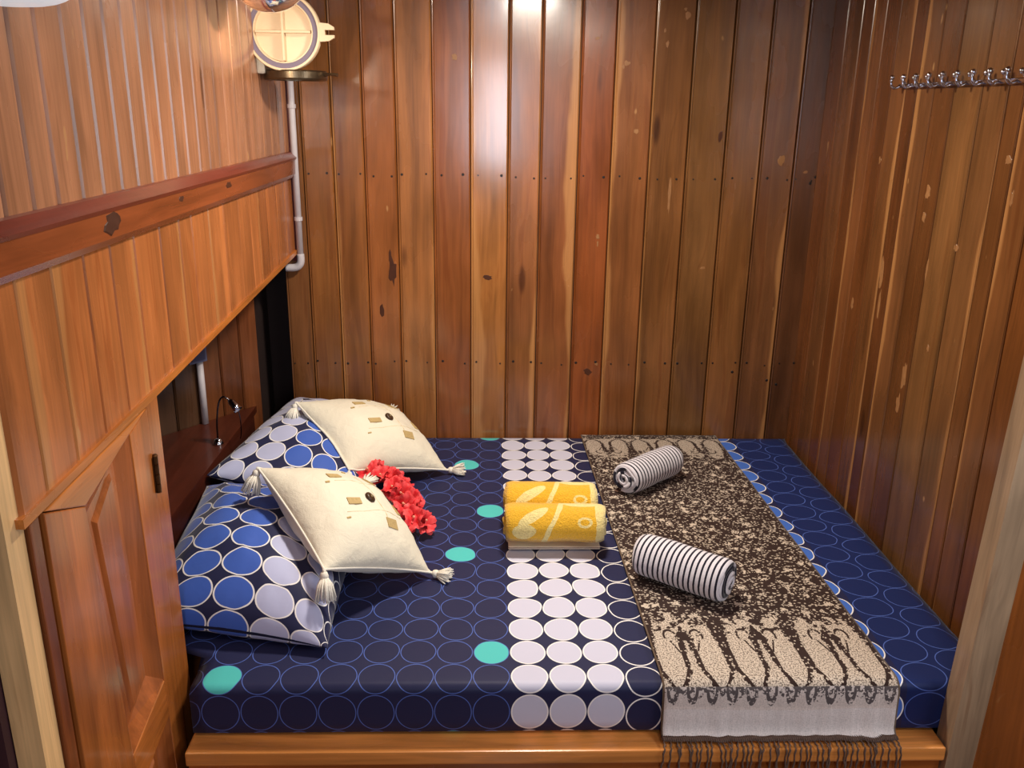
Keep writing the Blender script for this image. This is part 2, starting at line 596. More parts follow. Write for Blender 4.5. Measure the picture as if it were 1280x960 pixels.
# door posts either side
PW = wood('z', 'pale_post_wood', .42, .2, False)
pv = []
for z, dx in ((0, -.012), (CEIL, .022)):
    for x, y in ((-.680, 1.062), (-.640, 1.062), (-.640, 1.108), (-.680, 1.108)):
        pv.append(Vector((x+.0*dx, y, z)))
BF = [(3, 2, 1, 0), (4, 5, 6, 7), (0, 1, 5, 4), (1, 2, 6, 5), (2, 3, 7, 6), (3, 0, 4, 7)]
structure(put('door_post_left', (pv, BF), None, PW, (*srgb(228, 186, 130), .5))).name = 'trim_5'
pv = []
for z, dx in ((0, -.015), (CEIL, .052)):
    for x, y in ((.948, 1.450), (1.006, 1.450), (1.014, 1.500), (.948, 1.500)):
        pv.append(Vector((x+dx, y, z)))
structure(put('door_post_right', (pv, BF), None, PW, (*srgb(160, 134, 106), .5))).name = 'trim_6'

# ------------------------------------------------------------------ bed platform, shelf, mattress
bp = thing('bed_platform', (.2, 1.48, 0), 'low varnished orange wooden bed base under the navy mattress', 'bed base')
put('front_board', box((-.600, 1.468, .0), (.943, 1.492, .399)), bp, WX, (*srgb(172, 98, 42), .5))
put('top_lip', box((-.600, 1.452, .3985), (.943, 1.54, .43), .004), bp, WX, (*srgb(230, 150, 76), .5))
put('slat_deck', box((-.585, 1.54, .40), (1.07, 2.90, .43)), bp, WX, (*srgb(150, 90, 46), .5))
put('slat_deck', box((-.75, 1.64, .40), (-.586, 2.80, .43)), bp, WX, (*srgb(150, 90, 46), .5))

sh = thing('bedside_shelf', (-.85, 2.2, .43), 'dark red-brown wooden shelf behind the pillows under the overhang', 'shelf')
poly = [(-.775, 1.64), (-.775, 2.80), (-.792, 2.781), (-1.375, 1.981), (-1.375, 1.64)]
SHW = wood('y', 'dark_red_shelf_wood', .4, .2, False)
put('shelf_top', prism(poly, 'z', .675, .697), sh, SHW, (*srgb(84, 36, 22), .5))
put('riser', box((-.795, 1.64, .40), (-.777, 2.77, .6745)), sh, SHW, (*srgb(80, 36, 24), .5))

# circle printed cotton
NAVY, BLUE, LAV, WHITE, TEAL = srgb(36, 39, 74), srgb(70, 98, 182), srgb(206, 206, 226), srgb(246, 242, 240), srgb(84, 200, 196)
DU, DV, U0 = .0785, .0855, .0516


def cloth_finish(t, b, col, rough=.75, sheen=.25):
    t.link(col, b.inputs['Base Color'])
    b.inputs['Roughness'].default_value = rough
    b.inputs['Specular IOR Level'].default_value = .25
    b.inputs['Sheen Weight'].default_value = sheen
    b.inputs['Sheen Roughness'].default_value = .4


def sheet_mat():
    m, t, b = mat('navy_circle_print_cotton')
    u, v = t.uv()
    jn = t.noise(t.vec(u, v), 9, 2)
    jm = t.noise(t.vec(u+7.3, v), 9, 2)
    calm = ((v-1.62).ramp(0, .25))*.022+.003
    u, v = u+(jn-.5)*calm, v+(jm-.5)*calm
    cu = (u-U0)/DU
    D0 = .868
    isD = u > D0
    isC = (u > D0-DU)*(1-isD)
    isW = (u > U0)*(u < U0+3*DU)
    isR = (u > U0+3*DU)*(1-isC)*(1-isD)
    isL = u < U0
    cu_c = (u-(D0-DU))/DU
    cu_d = (u-D0)/.094
    cell = cu*(1-isC)*(1-isD)+cu_c*isC+cu_d*isD
    rowoff = (cell.floor().mod(2.0))*.5*isD+.12*isR
    rv = (v-1.532)/DV+.5+rowoff
    fx, fy = cell.fract()-.5, rv.fract()-.5
    r = (fx*fx+fy*fy).sqrt()
    thick = isL*.022+isD*.022+(1-isL)*(1-isD)*.036
    ring = (r < .488)*(r > (.488-thick))
    inside = r < .47
    ci, ri = cell.floor(), rv.floor()
    teal = None
    for c, q in ((-2, 6), (-1, 1), (-1, 9), (-2, 13), (-1, 16), (-2, -2), (-8, 0), (-7, 8), (-9, 14)):
        k = ci.near(c, .4)*ri.near(q, .4)
        teal = k if teal is None else teal+k
    teal = teal*isL*(r < .47)
    col = t.mixc(isD, NAVY, srgb(24, 40, 92))
    col = t.mixc(inside*isW, col, LAV)
    col = t.mixc(inside*isC, col, srgb(70, 112, 200))
    ringcol = t.mixc((isL+isD).min(1.0), WHITE, srgb(84, 110, 190))
    col = t.mixc(ring, col, ringcol)
    col = t.mixc(teal, col, TEAL)
    cloth_finish(t, b, col, .55, .04)
    x = t.noise(t.obj(), 14, 3, .5)
    bumpto(t, b, x, .25, .006)
    return m


def prof_mattress():
    """closed outline (y, z) with running cloth length, from the top back edge round the front to the bottom"""
    P = []
    yb, yf, zt, zb, r = 2.905, 1.500, ZT, .4315, .019
    n = 46
    for i in range(n+1):
        y = yb-.02+(yf+r-yb+.02)*i/n
        P.append((y, zt))
    for k in range(1, 9):
        a = math.pi/2*k/8
        P.append((yf+r-r*math.sin(a), zt-r+r*math.cos(a)))
    for k in range(1, 5):
        P.append((yf, zt-r+(zb+.01-zt+r)*k/4))
    P.append((yf+.012, zb))
    P.append((yb-.02, zb))
    P.append((yb, zb+.02))
    P.append((yb, zt-.02))
    return P


PM = prof_mattress()
sl = [0]
for i in range(1, len(PM)):
    sl.append(sl[-1]+math.dist(PM[i], PM[i-1]))
V, F, U = [], [], []
nx = 56
for (y, z), s in zip(PM, sl):
    k = min(1, max(0, (y-1.615)/.05))
    x0 = -.596-(.18-.02*(y > 2.7))*k*k*(3-2*k)
    for i in range(nx+1):
        x = x0+(1.062-x0)*i/nx
        dz = 0
        dy = 0
        if z > .53 and y < 2.88:
            dz = (noise.noise(Vector((x*5, y*4, 0)))*.004+noise.noise(Vector((x*13, y*11, 3)))*.0016)*min(1, (y-1.5)/.1)
            e = max(0, 1-min(i, nx-i)/1.0)
            dz -= e*.008
        elif y < 1.52:
            dy = noise.noise(Vector((x*3, z*14, 5)))*.003
        V.append(Vector((x, y+dy, z+dz)))
        U.append((x, 2.885-s))
n = nx+1
L = len(PM)
for j in range(L):
    for i in range(nx):
        F.append((j*n+i, j*n+i+1, ((j+1) % L)*n+i+1, ((j+1) % L)*n+i))
F.append(tuple(j*n for j in range(L)))
F.append(tuple(j*n+nx for j in range(L-1, -1, -1)))
bm = bmesh.new()
vs = [bm.verts.new(v) for v in V]
for f in F:
    bm.faces.new([vs[i] for i in f])
bmesh.ops.recalc_face_normals(bm, faces=bm.faces[:])
V, F = bmout(bm)
mt = link('mattress', mesh('mattress', V, F, U), None, sheet_mat(), None, True)
tag(mt, 'thin mattress in a navy sheet printed with circles, filling the bunk', 'mattress')


# ------------------------------------------------------------------ pillows and cushions
def pillow_fun(c, tt, tb, inset, pw=.42, floor_=None, sag=0.0):
    """c = four corners (u-,v-) (u+,v-) (u+,v+) (u-,v+); returns surf(u, v, side)"""
    A, B, C, D = [Vector(p) for p in c]
    nrm = ((B-A)+(C-D)).cross((D-A)+(C-B)).normalized()

    def surf(u, v, side):
        a = u*(1-inset*(1-v*v))
        b = v*(1-inset*(1-u*u))
        p = A*(1-a)*(1-b)/4+B*(1+a)*(1-b)/4+C*(1+a)*(1+b)/4+D*(1-a)*(1+b)/4
        h = (max(0, 1-u*u)**pw)*(max(0, 1-v*v)**pw)
        n = nrm.copy()
        w = (noise.noise(Vector((u*2.4+p.x*3, v*2.4, side*3)))*.10+noise.noise(Vector((u*6+p.x*9, v*6, side*3+9)))*.045)*h**.5
        t = tt if side > 0 else -tb
        p = p+n*t*(h+w*.9)
        p.z -= sag*h
        if floor_ is not None:
            f = floor_(p)
            if p.z < f:
                p.z = f
        return p
    return surf, nrm


def pillow_mesh(surf, N=36):
    V, F, U = [], [], []
    idx = {}

    def arc(fn):
        d, q = [0.0], fn(g[0])
        for a in g[1:]:
            r = fn(a)
            d.append(d[-1]+(r-q).length)
            q = r
        return [x/d[-1] for x in d]
    g = [math.sin(math.pi/2*(-1+2*i/N)) for i in range(N+1)]
    au = arc(lambda a: surf(a, -.1, 1))
    av = arc(lambda a: surf(.1, a, 1))
    for side in (1, -1):
        for j in range(N+1):
            for i in range(N+1):
                edge = i in (0, N) or j in (0, N)
                if side < 0 and edge:
                    idx[(side, i, j)] = idx[(1, i, j)]
                    continue
                idx[(side, i, j)] = len(V)
                V.append(surf(g[i], g[j], side))
                U.append((au[i], av[j]))
    for side in (1, -1):
        for j in range(N):
            for i in range(N):
                q = [idx[(side, i, j)], idx[(side, i+1, j)], idx[(side, i+1, j+1)], idx[(side, i, j+1)]]
                F.append(tuple(q if side > 0 else q[::-1]))
    return V, F, U


def pillow_mat(name, cols, nu, nv, off=0.0, offu=0.0):
    m, t, b = mat(name)
    u, v = t.uv()
    cu, cv = u*nu+offu, v*nv+off
    fx, fy = cu.fract()-.5, cv.fract()-.5
    r = (fx*fx+fy*fy).sqrt()
    ci = cu.floor()
    col = NAVY
    inside = r < .462
    for i, cc in enumerate(cols):
        col = t.mixc(inside*ci.near(i, .4), col, cc)
    col = t.mixc((r < .492)*(r > .452), col, WHITE)
    # plain navy seam border
    bd = ((u-.5).abs().max((v-.5).abs())) > .492
    col = t.mixc(bd, col, srgb(20, 22, 52))
    cloth_finish(t, b, col, .62, .25)
    bumpto(t, b, t.noise(t.obj(), 16, 3, .5), .3, .006)
    return m


PB = srgb(66, 100, 190)
PL = srgb(190, 194, 226)
bedfloor = lambda p: ZT+.003

s1, n1 = pillow_fun([(-.755, 1.655, .60), (-.335, 1.60, .572), (-.33, 2.17, .572), (-.760, 2.20, .675)], .145, .07, .05, .5, bedfloor)
p1 = pillow_mesh(s1)
o = link('pillow', mesh('pillow', *p1), None, pillow_mat('pillowcase_print_blue_then_lavender', [PB, PB, PB, PB, PL, PL, NAVY], 6.0, 9, 0.35, .6), None, True)
tag(o, 'front pillow printed with blue and lavender circles, nearest the cupboard', 'pillow', 'printed pillows at the head of the bed')
s2, n2 = pillow_fun([(-.770, 2.235, .690), (-.36, 2.20, .575), (-.30, 2.80, .60), (-.665, 2.865, .700)], .120, .08, .05, .5, bedfloor)
p2 = pillow_mesh(s2)
o = link('pillow', mesh('pillow', *p2), None, pillow_mat('pillowcase_print_lavender_then_blue', [NAVY, PL, PL, PB, PB, PB, PB, PB], 6.6, 8, 0.0, .25), None, True)
tag(o, 'rear pillow with lavender circles along its shelf side, against the back wall', 'pillow', 'printed pillows at the head of the bed')

CANVAS, t, b = mat('cream_cotton_canvas')
wv = t.noise(t.obj(), 500, 2)
nn = t.noise(t.obj(), 9, 3)
t.link(t.scalec(t.mixc(0.0, srgb(236, 228, 206), srgb(236, 228, 206)), nn*.16+.90), b.inputs['Base Color'])
b.inputs['Roughness'].default_value = .85
b.inputs['Sheen Weight'].default_value = .2
bumpto(t, b, wv*.25+t.noise(t.obj(), 26, 3, .55, .5)*1.4, .5, .006)
CORD = plain('cream_cotton_cord', srgb(242, 236, 222), .9, 0, .2, .1, 300, .5)
BAMBOO = plain('woven_straw_patch', srgb(190, 164, 112), .7, 0, .3, .3, 260, .6)
COCO = plain('dark_coconut_button', srgb(70, 48, 30), .35, 0, .5, .3, 120)
BTNHOLE = plain('button_thread', srgb(190, 170, 120), .8)
SEAM = plain('cream_canvas_seam', srgb(222, 206, 170), .9)


def tassel(parent, p, d, ln=.055, r=.022):
    p, d = Vector(p), Vector(d).normalized()
    ps = [tube([p, p+d*.012], .004, 6)]
    k = p+d*.016
    V, F = lathe([(.0005, -.010), (.007, -.008), (.010, 0), (.007, .008), (.0005, .010)], (0, 0, 0), 'z', 10)
    ps.append(([v+k for v in V], F))
    a = d.orthogonal().normalized()
    b2 = d.cross(a)
    R = random.Random(int(p.x*1000)+5)
    for i in range(60):
        an, rr = R.uniform(0, 6.28), r*math.sqrt(R.uniform(.05, 1))
        off = (a*math.cos(an)+b2*math.sin(an))
        q0 = k+off*.004
        q1 = k+d*.02+off*rr*.8
        q2 = k+d*(ln*R.uniform(.8, 1.05))+off*rr*1.15
        for q in (q1, q2):
            q.z = max(q.z, ZT+.006)
        ps.append(tube([q0, q1, q2], [.0022, .0026, .0014], 5))
    o = put('tassel', join(ps), parent, CORD, None, True)
    return o


def make_cushion(corners, label, tassels, flo):
    base = sum((Vector(c) for c in corners), Vector())/4
    th = thing('cushion', (base.x, base.y, ZT), label, 'cushion', 'cream tasselled cushions')
    surf, n = pillow_fun(corners, .092, .075, .06, .52, flo)
    P = pillow_mesh(surf, 32)
    link('cover', mesh('cover', *P), th, CANVAS, None, True)
    per = []
    N = 16
    g = [math.sin(math.pi/2*(-1+2*i/N)) for i in range(N+1)]
    for i in range(N):
        per.append(surf(g[i], -1, 1))
    for i in range(N):
        per.append(surf(1, g[i], 1))
    for i in range(N):
        per.append(surf(-g[i], 1, 1))
    for i in range(N):
        per.append(surf(-1, -g[i], 1))
    put('piping', tube(per, .0030, 7, True), th, CORD, None, True)

    def frame(u, v, lift):
        p = surf(u, v, 1)
        du = (surf(u+.03, v, 1)-surf(u-.03, v, 1)).normalized()
        dv = (surf(u, v+.03, 1)-surf(u, v-.03, 1)).normalized()
        nn = du.cross(dv).normalized()
        return p+nn*lift, du, nn.cross(du), nn

    def patch(u, v, w, h, name='straw_patch', m=BAMBOO):
        Vv = []
        for lift in (-.001, .0022):
            for a, c in ((-1, -1), (1, -1), (1, 1), (-1, 1)):
                p, du, dv, nn = frame(u+a*w, v+c*h, lift)
                Vv.append(p)
        put(name, (Vv, BF), th, m)
    # u runs from corner A towards B, v from A towards D
    for (u, v, w, h) in ((-.42, -.30, .045, .095), (-.42, .42, .10, .04), (.18, -.30, .045, .11), (.55, .25, .06, .10), (.15, .66, .08, .035), (-.60, .66, .09, .035)):
        patch(u, v, w*1.15, h*1.1)
    for (u, v, w, h) in ((-.25, -.52, .012, .03), (-.62, .05, .012, .035), (.46, -.52, .012, .03)):
        patch(u, v, w, h)
    # stitched seams of the patchwork panels
    for (u0, v0, u1, v1) in ((-.5, .18, .62, .18), (.36, -.5, .36, .6), (-.28, -.38, -.28, .55)):
        pts = []
        for i in range(13):
            f = i/12
            p, du, dv, nn = frame(u0+(u1-u0)*f, v0+(v1-v0)*f, .0)
            pts.append(p)
        put('seam', tube(pts, .0010, 5), th, SEAM)
    # coconut button in the middle
    p, du, dv, nn = frame(.12, .02, .0)
    Mx = Matrix((du, dv, nn)).transposed()
    V, F = lathe([(.0003, .0066), (.008, .0064), (.0125, .0060), (.0145, .0035), (.0145, -.001)], (0, 0, 0), 'z', 20)
    bt = put('button', ([p+Mx @ v for v in V], F), th, COCO, None, True)
    V, F = join([box((-.003, -.0012, .0062), (.003, .0012, .0078))])
    put('button_thread', ([p+Mx @ v for v in V], F), bt, BTNHOLE)
    for ci, d, ln in tassels:
        tassel(th, Vector(corners[ci])-Vector(d).normalized()*.002, d, ln)
    return th


from mathutils.bvhtree import BVHTree
BV = [BVHTree.FromPolygons(P[0], P[1]) for P in (p1, p2)]


def pil_floor(p):
    f = ZT+.004
    for b_ in BV:
        hit = b_.ray_cast(Vector((p.x, p.y, 1.6)), Vector((0, 0, -1)))
        if hit[0] is not None and hit[0].z+.004 > f:
            f = hit[0].z+.004
    return f


# corners in the order A (on the pillow), B (towards the camera), C (on the bed), D (hidden side)
make_cushion([(-.548, 1.949, .835), (-.350, 1.687, .710), (-.138, 1.921, .568), (-.336, 2.183, .690)],
             'front cream diamond cushion leaning on the front pillow, tassels hanging at its near corner', [(0, (-.3, -.25, -1), .05), (1, (.05, -.35, -1), .055), (2, (1, -.25, -.12), .04), (3, (.3, 1, -.3), .04)], pil_floor)
make_cushion([(-.578, 2.520, .806), (-.394, 2.318, .668), (-.127, 2.560, .568), (-.331, 2.840, .672)],
             'rear cream diamond cushion leaning on the rear pillow near the back wall', [(0, (-.2, -.35, -1), .045), (1, (.2, -1, -.6), .04), (2, (1, .1, -.08), .045), (3, (.1, 1, -.5), .03)], pil_floor)

# ------------------------------------------------------------------ red flowers between the cushions
RED, t, b = mat('red_petal')
fn = t.noise(t.obj(), 60, 2)
t.link(t.mixc(fn.ramp(.3, .7), srgb(214, 22, 40), srgb(246, 82, 84)), b.inputs['Base Color'])
b.inputs['Roughness'].default_value = .6
b.inputs['Subsurface Weight'].default_value = .15
b.inputs['Subsurface Radius'].default_value = (.01, .002, .002)
STAMEN = plain('yellow_pink_stamen', srgb(240, 170, 140), .7)
STALK = plain('pale_stalk', srgb(214, 206, 190), .8)


def petal_mesh(k):
    R = random.Random(k)
    nu_, nv_ = 7, 8
    V, F = [], []
    for j in range(nv_+1):
        f = j/nv_
        w = .004+.018*math.sin(math.pi*min(1, f*.62+.02))
        for i in range(nu_+1):
            a = -1+2*i/nu_
            x = a*w
            ruffle = .0045*math.sin(a*5+k*1.3+f*3)*f*f+.002*math.sin(a*11+k)*f**3
            z = .012*math.sin(f*1.9)-.004*a*a+ruffle
            V.append(Vector((.003+f*.030, x, z)))
    for j in range(nv_):
        for i in range(nu_):
            F.append((j*(nu_+1)+i, j*(nu_+1)+i+1, (j+1)*(nu_+1)+i+1, (j+1)*(nu_+1)+i))
    me = mesh('petal', V, F)
    me.materials.append(RED)
    for p in me.polygons:
        p.use_smooth = True
    return me


PET = [petal_mesh(k) for k in range(4)]
CORE = mesh('blossom', *lathe([(.0003, .022), (.003, .020), (.0035, .006), (.005, .0), (.004, -.004), (.0003, -.006)], (0, 0, 0), 'z', 10))
CORE.materials.append(STAMEN)
fl = thing('red_flower_cluster', (-.29, 2.33, ZT), 'cluster of ruffled bright red flowers lying between the two cream cushions', 'flowers')
put('stalk', tube(catmull([(-.41, 2.44, .60), (-.36, 2.395, .583), (-.29, 2.33, .575), (-.21, 2.20, .565)], 6), .004, 6), fl, STALK, None, True)
FP = [(-.425, 2.440, .628), (-.395, 2.400, .640), (-.380, 2.450, .622), (-.362, 2.405, .636), (-.345, 2.360, .645), (-.335, 2.415, .622), (-.318, 2.365, .638), (-.300, 2.320, .640),
      (-.285, 2.375, .618), (-.272, 2.325, .632), (-.262, 2.275, .630), (-.240, 2.310, .612), (-.235, 2.255, .622), (-.212, 2.255, .602), (-.222, 2.205, .612), (-.192, 2.190, .598), (-.195, 2.150, .596), (-.172, 2.150, .586)]
for i, p in enumerate(FP):
    bl = bpy.data.objects.new('blossom', CORE)
    COL.objects.link(bl)
    bl.parent = fl
    tilt = Vector((rnd.uniform(-.6, .8), rnd.uniform(-1.0, .1), 1)).normalized()
    bl.location = Vector(p)-fl.location
    bl.rotation_euler = tilt.to_track_quat('Z', 'Y').to_euler()
    sc = rnd.uniform(.95, 1.2)
    bl.scale = (sc, sc, sc)
    for k in range(6):
        pe = bpy.data.objects.new('petal', PET[(k+i) % 4])
        COL.objects.link(pe)
        pe.parent = bl
        pe.rotation_euler = (rnd.uniform(-.3, .3), rnd.uniform(-.75, .1), k*math.pi/3+rnd.uniform(-.2, .2))

# ------------------------------------------------------------------ towels
def spiral_roll(R, r0, turns, th, ln, squash=.92, jit=.004, seed=1, N=30, seg=26, tail=0.0):
    """rolled cloth along local x, centre at origin; UV = (x, running length)"""
    R0 = random.Random(seed)
    n = int(turns*seg)
    cen = []
    for i in range(n+1):
        f = i/n
        a = f*turns*2*math.pi
        r = r0+(R-th-r0)*f
        w = 1+.06*noise.noise(Vector((math.cos(a)*1.5, math.sin(a)*1.5, seed+f*turns*.5)))
        cen.append((r*w*math.cos(a+1.2), r*w*math.sin(a+1.2)*squash, a))
    out = [(y+th*.5*math.cos(a+1.2), z+th*.5*math.sin(a+1.2)) for y, z, a in cen]
    inn = [(y-th*.5*math.cos(a+1.2), z-th*.5*math.sin(a+1.2)) for y, z, a in cen]
    loop = out+inn[::-1]
    L = len(loop)
    V, F, U = [], [], []
    for k in range(N+1):
        f = k/N
        for i, (y, z) in enumerate(loop):
            j = i if i <= n else 2*n+1-i
            ee = noise.noise(Vector((j*.12, seed, 0)))*jit+(.5-j/n)*jit*1.2
            x = (f-.5)*ln+ee*(2*f-1)
            e = min(f, 1-f)
            pinch = 1-.10*max(0, 1-e/.08)**2
            bx = noise.noise(Vector((x*14, j*.15, seed+4)))*.0018
            V.append(Vector((x, y*pinch+bx, z*pinch+bx)))
            U.append((x/ln+.5, j/n*turns))
    for k in range(N):
        for i in range(L):
            F.append((k*L+i, k*L+(i+1) % L, (k+1)*L+(i+1) % L, (k+1)*L+i))
    for k, fl_ in ((0, True), (N, False)):
        for i in range(n):
            q = (k*L+i, k*L+i+1, k*L+L-2-i, k*L+L-1-i)
            F.append(q if fl_ else q[::-1])
    bm = bmesh.new()
    vs = [bm.verts.new(v) for v in V]
    for f in F:
        bm.faces.new([vs[i] for i in f])
    bmesh.ops.recalc_face_normals(bm, faces=bm.faces[:])
    V, F = bmout(bm)
    return V, F, U


def place(V, c, ax):
    a = Vector((ax[0], ax[1], 0)).normalized()
    b2 = Vector((-a.y, a.x, 0))
    c = Vector(c)
    return [c+a*v.x+b2*v.y+Vector((0, 0, v.z)) for v in V]


def stripe_mat(name, n, dark, light):
    m, t, b = mat(name)
    u, v = t.uv()
    f = (u*n+t.noise(t.obj(), 20, 2)*.12).fract()
    k = (f-.5).abs().ramp(.29, .34)
    col = t.mixc(k, light, dark)
    cloth_finish(t, b, col, .9, .3)
    bumpto(t, b, t.noise(t.obj(), 420, 2)+t.noise(t.obj(), 40, 2), .4, .003)
    return m


STR = stripe_mat('black_and_white_striped_terry', 18, srgb(30, 28, 44), srgb(226, 222, 230))
for (c, ax, R, ln, sd, lab) in (((.475, 1.862, ZT+.068), (.167, -.127, 0), .064, .238, 3, 'front black and white striped towel roll, its spiral end facing right'),
                                ((.500, 2.468, ZT+.065), (.197, .179, 0), .060, .245, 8, 'rear black and white striped towel roll, its spiral end facing left')):
    V, F, U = spiral_roll(R, .012, 3.6, .0105, ln, .95, .010, sd)
    o = link('striped_towel_roll', mesh('striped_towel_roll', place(V, c, ax), F, U), None, STR, None, True)
    tag(o, lab, 'towel', 'rolled striped towels on the shawl')

YM, t, b = mat('yellow_terry_with_pale_swirls')
x, y, z = t.sep(t.obj())
u, v = t.uv()
s_ = (2.258-y)+(ZT+.136-z)
front = s_ > .152
V_ = (s_-.150)/.150*front+((s_-.030)/.150+.10)*(1-front)
U_ = (x-.051)/.258+(t.noise(t.obj(), 40, 2)-.5)*.03
stem = (U_-(V_.max(0.0).pow(1.6)*-.16+.575)).abs() < .026
lu, lv = (U_-.27)*.76+(V_-.60)*-.65*.55, (U_-.27)*.65+(V_-.60)*.76*.55
leaf = ((lu/.20).pow(2.0)+(lv/.062).pow(2.0)) < 1.0
tip = ((U_-.18)/.12).pow(2.0)+((V_-.93)/.14).pow(2.0) < 1.0
arcp = ((U_-.80)/.22).pow(2.0)+((V_-.20)/.13).pow(2.0) < 1.0
ringr = (((U_-.79)/.07).pow(2.0)+((V_-.76)/.12).pow(2.0)).sqrt().near(.85, .22)
edgep = U_ > .90
k = stem.max(leaf*.8).max(tip*.7).max(arcp).max(ringr*.7).max(edgep*.7)
fz = t.noise(t.obj(), 260, 3, .6)
k = (k+(fz-.5)*.5).ramp(.25, .75)
t.link(t.scalec(t.mixc(k, srgb(240, 184, 34), srgb(246, 226, 150)), fz*.5+.75), b.inputs['Base Color'])
b.inputs['Roughness'].default_value = .95
b.inputs['Sheen Weight'].default_value = .4
bumpto(t, b, fz*1.0+t.noise(t.obj(), 60, 2)*.8, .9, .005)
yt = thing('yellow_towel', (.18, 2.17, ZT), 'folded yellow terry towel rolled up from both ends, on the white printed circles', 'towel')
for c, R, sd, ln in (((.180, 2.082, ZT+.011+.0625), .065, 5, .262), ((.178, 2.215, ZT+.012+.063), .066, 6, .256)):
    V, F, U = spiral_roll(R, .010, 3.4, .013, ln, .96, .006, sd, 26)
    link('towel_roll', mesh('towel_roll', place(V, c, (1, -.03, 0)), F, U), yt, YM, None, True)
HM, t, b = mat('striped_towel_hem')
x, y, z = t.sep(t.obj())
f = ((z-ZT)*190).fract()
t.link(t.mixc((f > .62), srgb(236, 224, 206), srgb(110, 70, 62)), b.inputs['Base Color'])
b.inputs['Roughness'].default_value = .9
V, F = box((.058, 2.062, ZT+.0035), (.302, 2.26, ZT+.0125), .004)
put('hem', (V, F), yt, HM, None, True)

# ------------------------------------------------------------------ shawl
sp = []
for i in range(70):
    sp.append((2.893-(2.893-1.518)*i/69, ZT+.0065))
for k in range(1, 9):
    a = math.pi/2*k/8
    sp.append((1.518-.025*math.sin(a), ZT+.0065-.025+.025*math.cos(a)))
for k in range(1, 6):
    sp.append((1.493-.004*k/5, ZT-.0185-(.0935-.012)*k/5))
sp += [(1.486, .443), (1.480, .4365), (1.472, .4345)]
dl = [0]
for i in range(len(sp)-1, 0, -1):
    dl.append(dl[-1]+math.dist(sp[i], sp[i-1]))
dl = dl[::-1]
nxs = 44
V, U, F = [], [], []
for (y, z), d in zip(sp, dl):
    k = (2.9-y)/1.39
    x0, x1 = .333+.027*k, .815+.033*k
    for i in range(nxs+1):
        f = i/nxs
        x = x0+(x1-x0)*f
        w = noise.noise(Vector((x*6, d*5, 2)))*.0025+noise.noise(Vector((x*18, d*9, 8)))*.0012
        yy, zz = y, z+abs(w)+.0006
        if d < .12:
            hang = 1-d/.12
            yy = y-abs(noise.noise(Vector((x*22, 1.0, 4))))*.012*hang
            zz = z+(noise.noise(Vector((x*7, 3.0, 4)))*.007+.004*math.sin(f*9))*hang*(1 if d > .02 else .6)+.003*hang
        V.append(Vector((x, yy, zz)))
        U.append((f, d))
n = nxs+1
for j in range(len(sp)-1):
    for i in range(nxs):
        F.append((j*n+i, (j+1)*n+i, (j+1)*n+i+1, j*n+i+1))
tot = len(V)
SM, t, b = mat('brown_paisley_woven_cloth')
u, v = t.uv()
X_ = u*.49
P2 = t.vec(X_, v)
fine = t.noise(P2, 330, 2, .6)
spk = t.voro(P2, 190)
# floral field: clumped flowers, curling sprigs and specks on the dark ground
jx = (t.noise(P2, 16, 1)-.5)
jy = (t.noise(t.vec(X_+3.1, v), 16, 1)-.5)
Q = t.vec(X_+jx*.012, v+jy*.012)
flow = t.voro(Q, 27, 'F1', .55)
petal = t.voro(P2, 170)
flower = ((flow+(petal-.4)*.55) < .29)
dotj = t.vec(X_*1.0+(t.noise(P2, 60, 1)-.5)*.012, v*1.35)
dots_ = t.voro(dotj, 112, 'F1', .9) < (.35+(t.noise(P2, 50, 1)-.5)*.45)
field = flower.max(dots_*.86)


# paisley border: mirrored pairs of pale speckled leaves with dark outlines, period .163 m
def paisley(v0, sgn, hh):
    h = (v-v0)*(sgn/hh)              # 0 at the foot, 1 at the top
    c = (X_/.1633+.02).fract()*2-1
    a = c.abs()
    jag = (t.noise(P2, 110, 2, .6)-.5)
    w = (h/.20).max(0.0).min(1.0).sqrt()*.30+h*.05
    dd = (a-.55).abs()-w
    outl = (dd > .0)*(dd < (.125+jag*.30))*(h < .62)*(h > -.04)
    wed = ((h-.68)*4.0).abs()*-.27+.27
    core = (a < wed+jag*.16)*(1-(a < .045+jag*.1)*(h < .66))
    stem0 = (a-(h*-.14+.20)).abs() < (.055+jag*.16)
    stem0 = stem0*(h > .22)*(h < .55)
    outer = a > (1.06-h*.34+jag*.36)
    outer = outer*(h > .36)
    cx_, cy_ = (a-.36)*.0817, (h-.74)*.225
    cr = ((cx_*1.25).pow(2.0)+(cy_*.72).pow(2.0)).sqrt()
    curl = cr.near(.0165, .0030)*((cy_+cx_*.8) > -.004)
    tail = ((a-.36-(h-.62)*.8).abs() < .026)*(h > .46)*(h < .66)
    topd = (h > .88)*(a > .30+jag*.4)*0.0
    dark = outl.max(core).max(stem0).max(outer).max(curl).max(tail)
    gdots = (t.voro(P2, 120) < .27)
    body = 1-(t.noise(P2, 300, 1) > .54)*.72
    val = body*(1-dark)+gdots*dark*.85
    inb = (h > -.05)*(h < (t.noise(P2, 40, 2)-.5)*1.5+.98)
    return val, inb
pm, pb = paisley(.120, 1, .225)
pm2, pb2 = paisley(1.475, -1, .15)
pat = field*(1-pb)*(1-pb2)
pat = pat.max(pm*pb).max(pm2*pb2*.8)
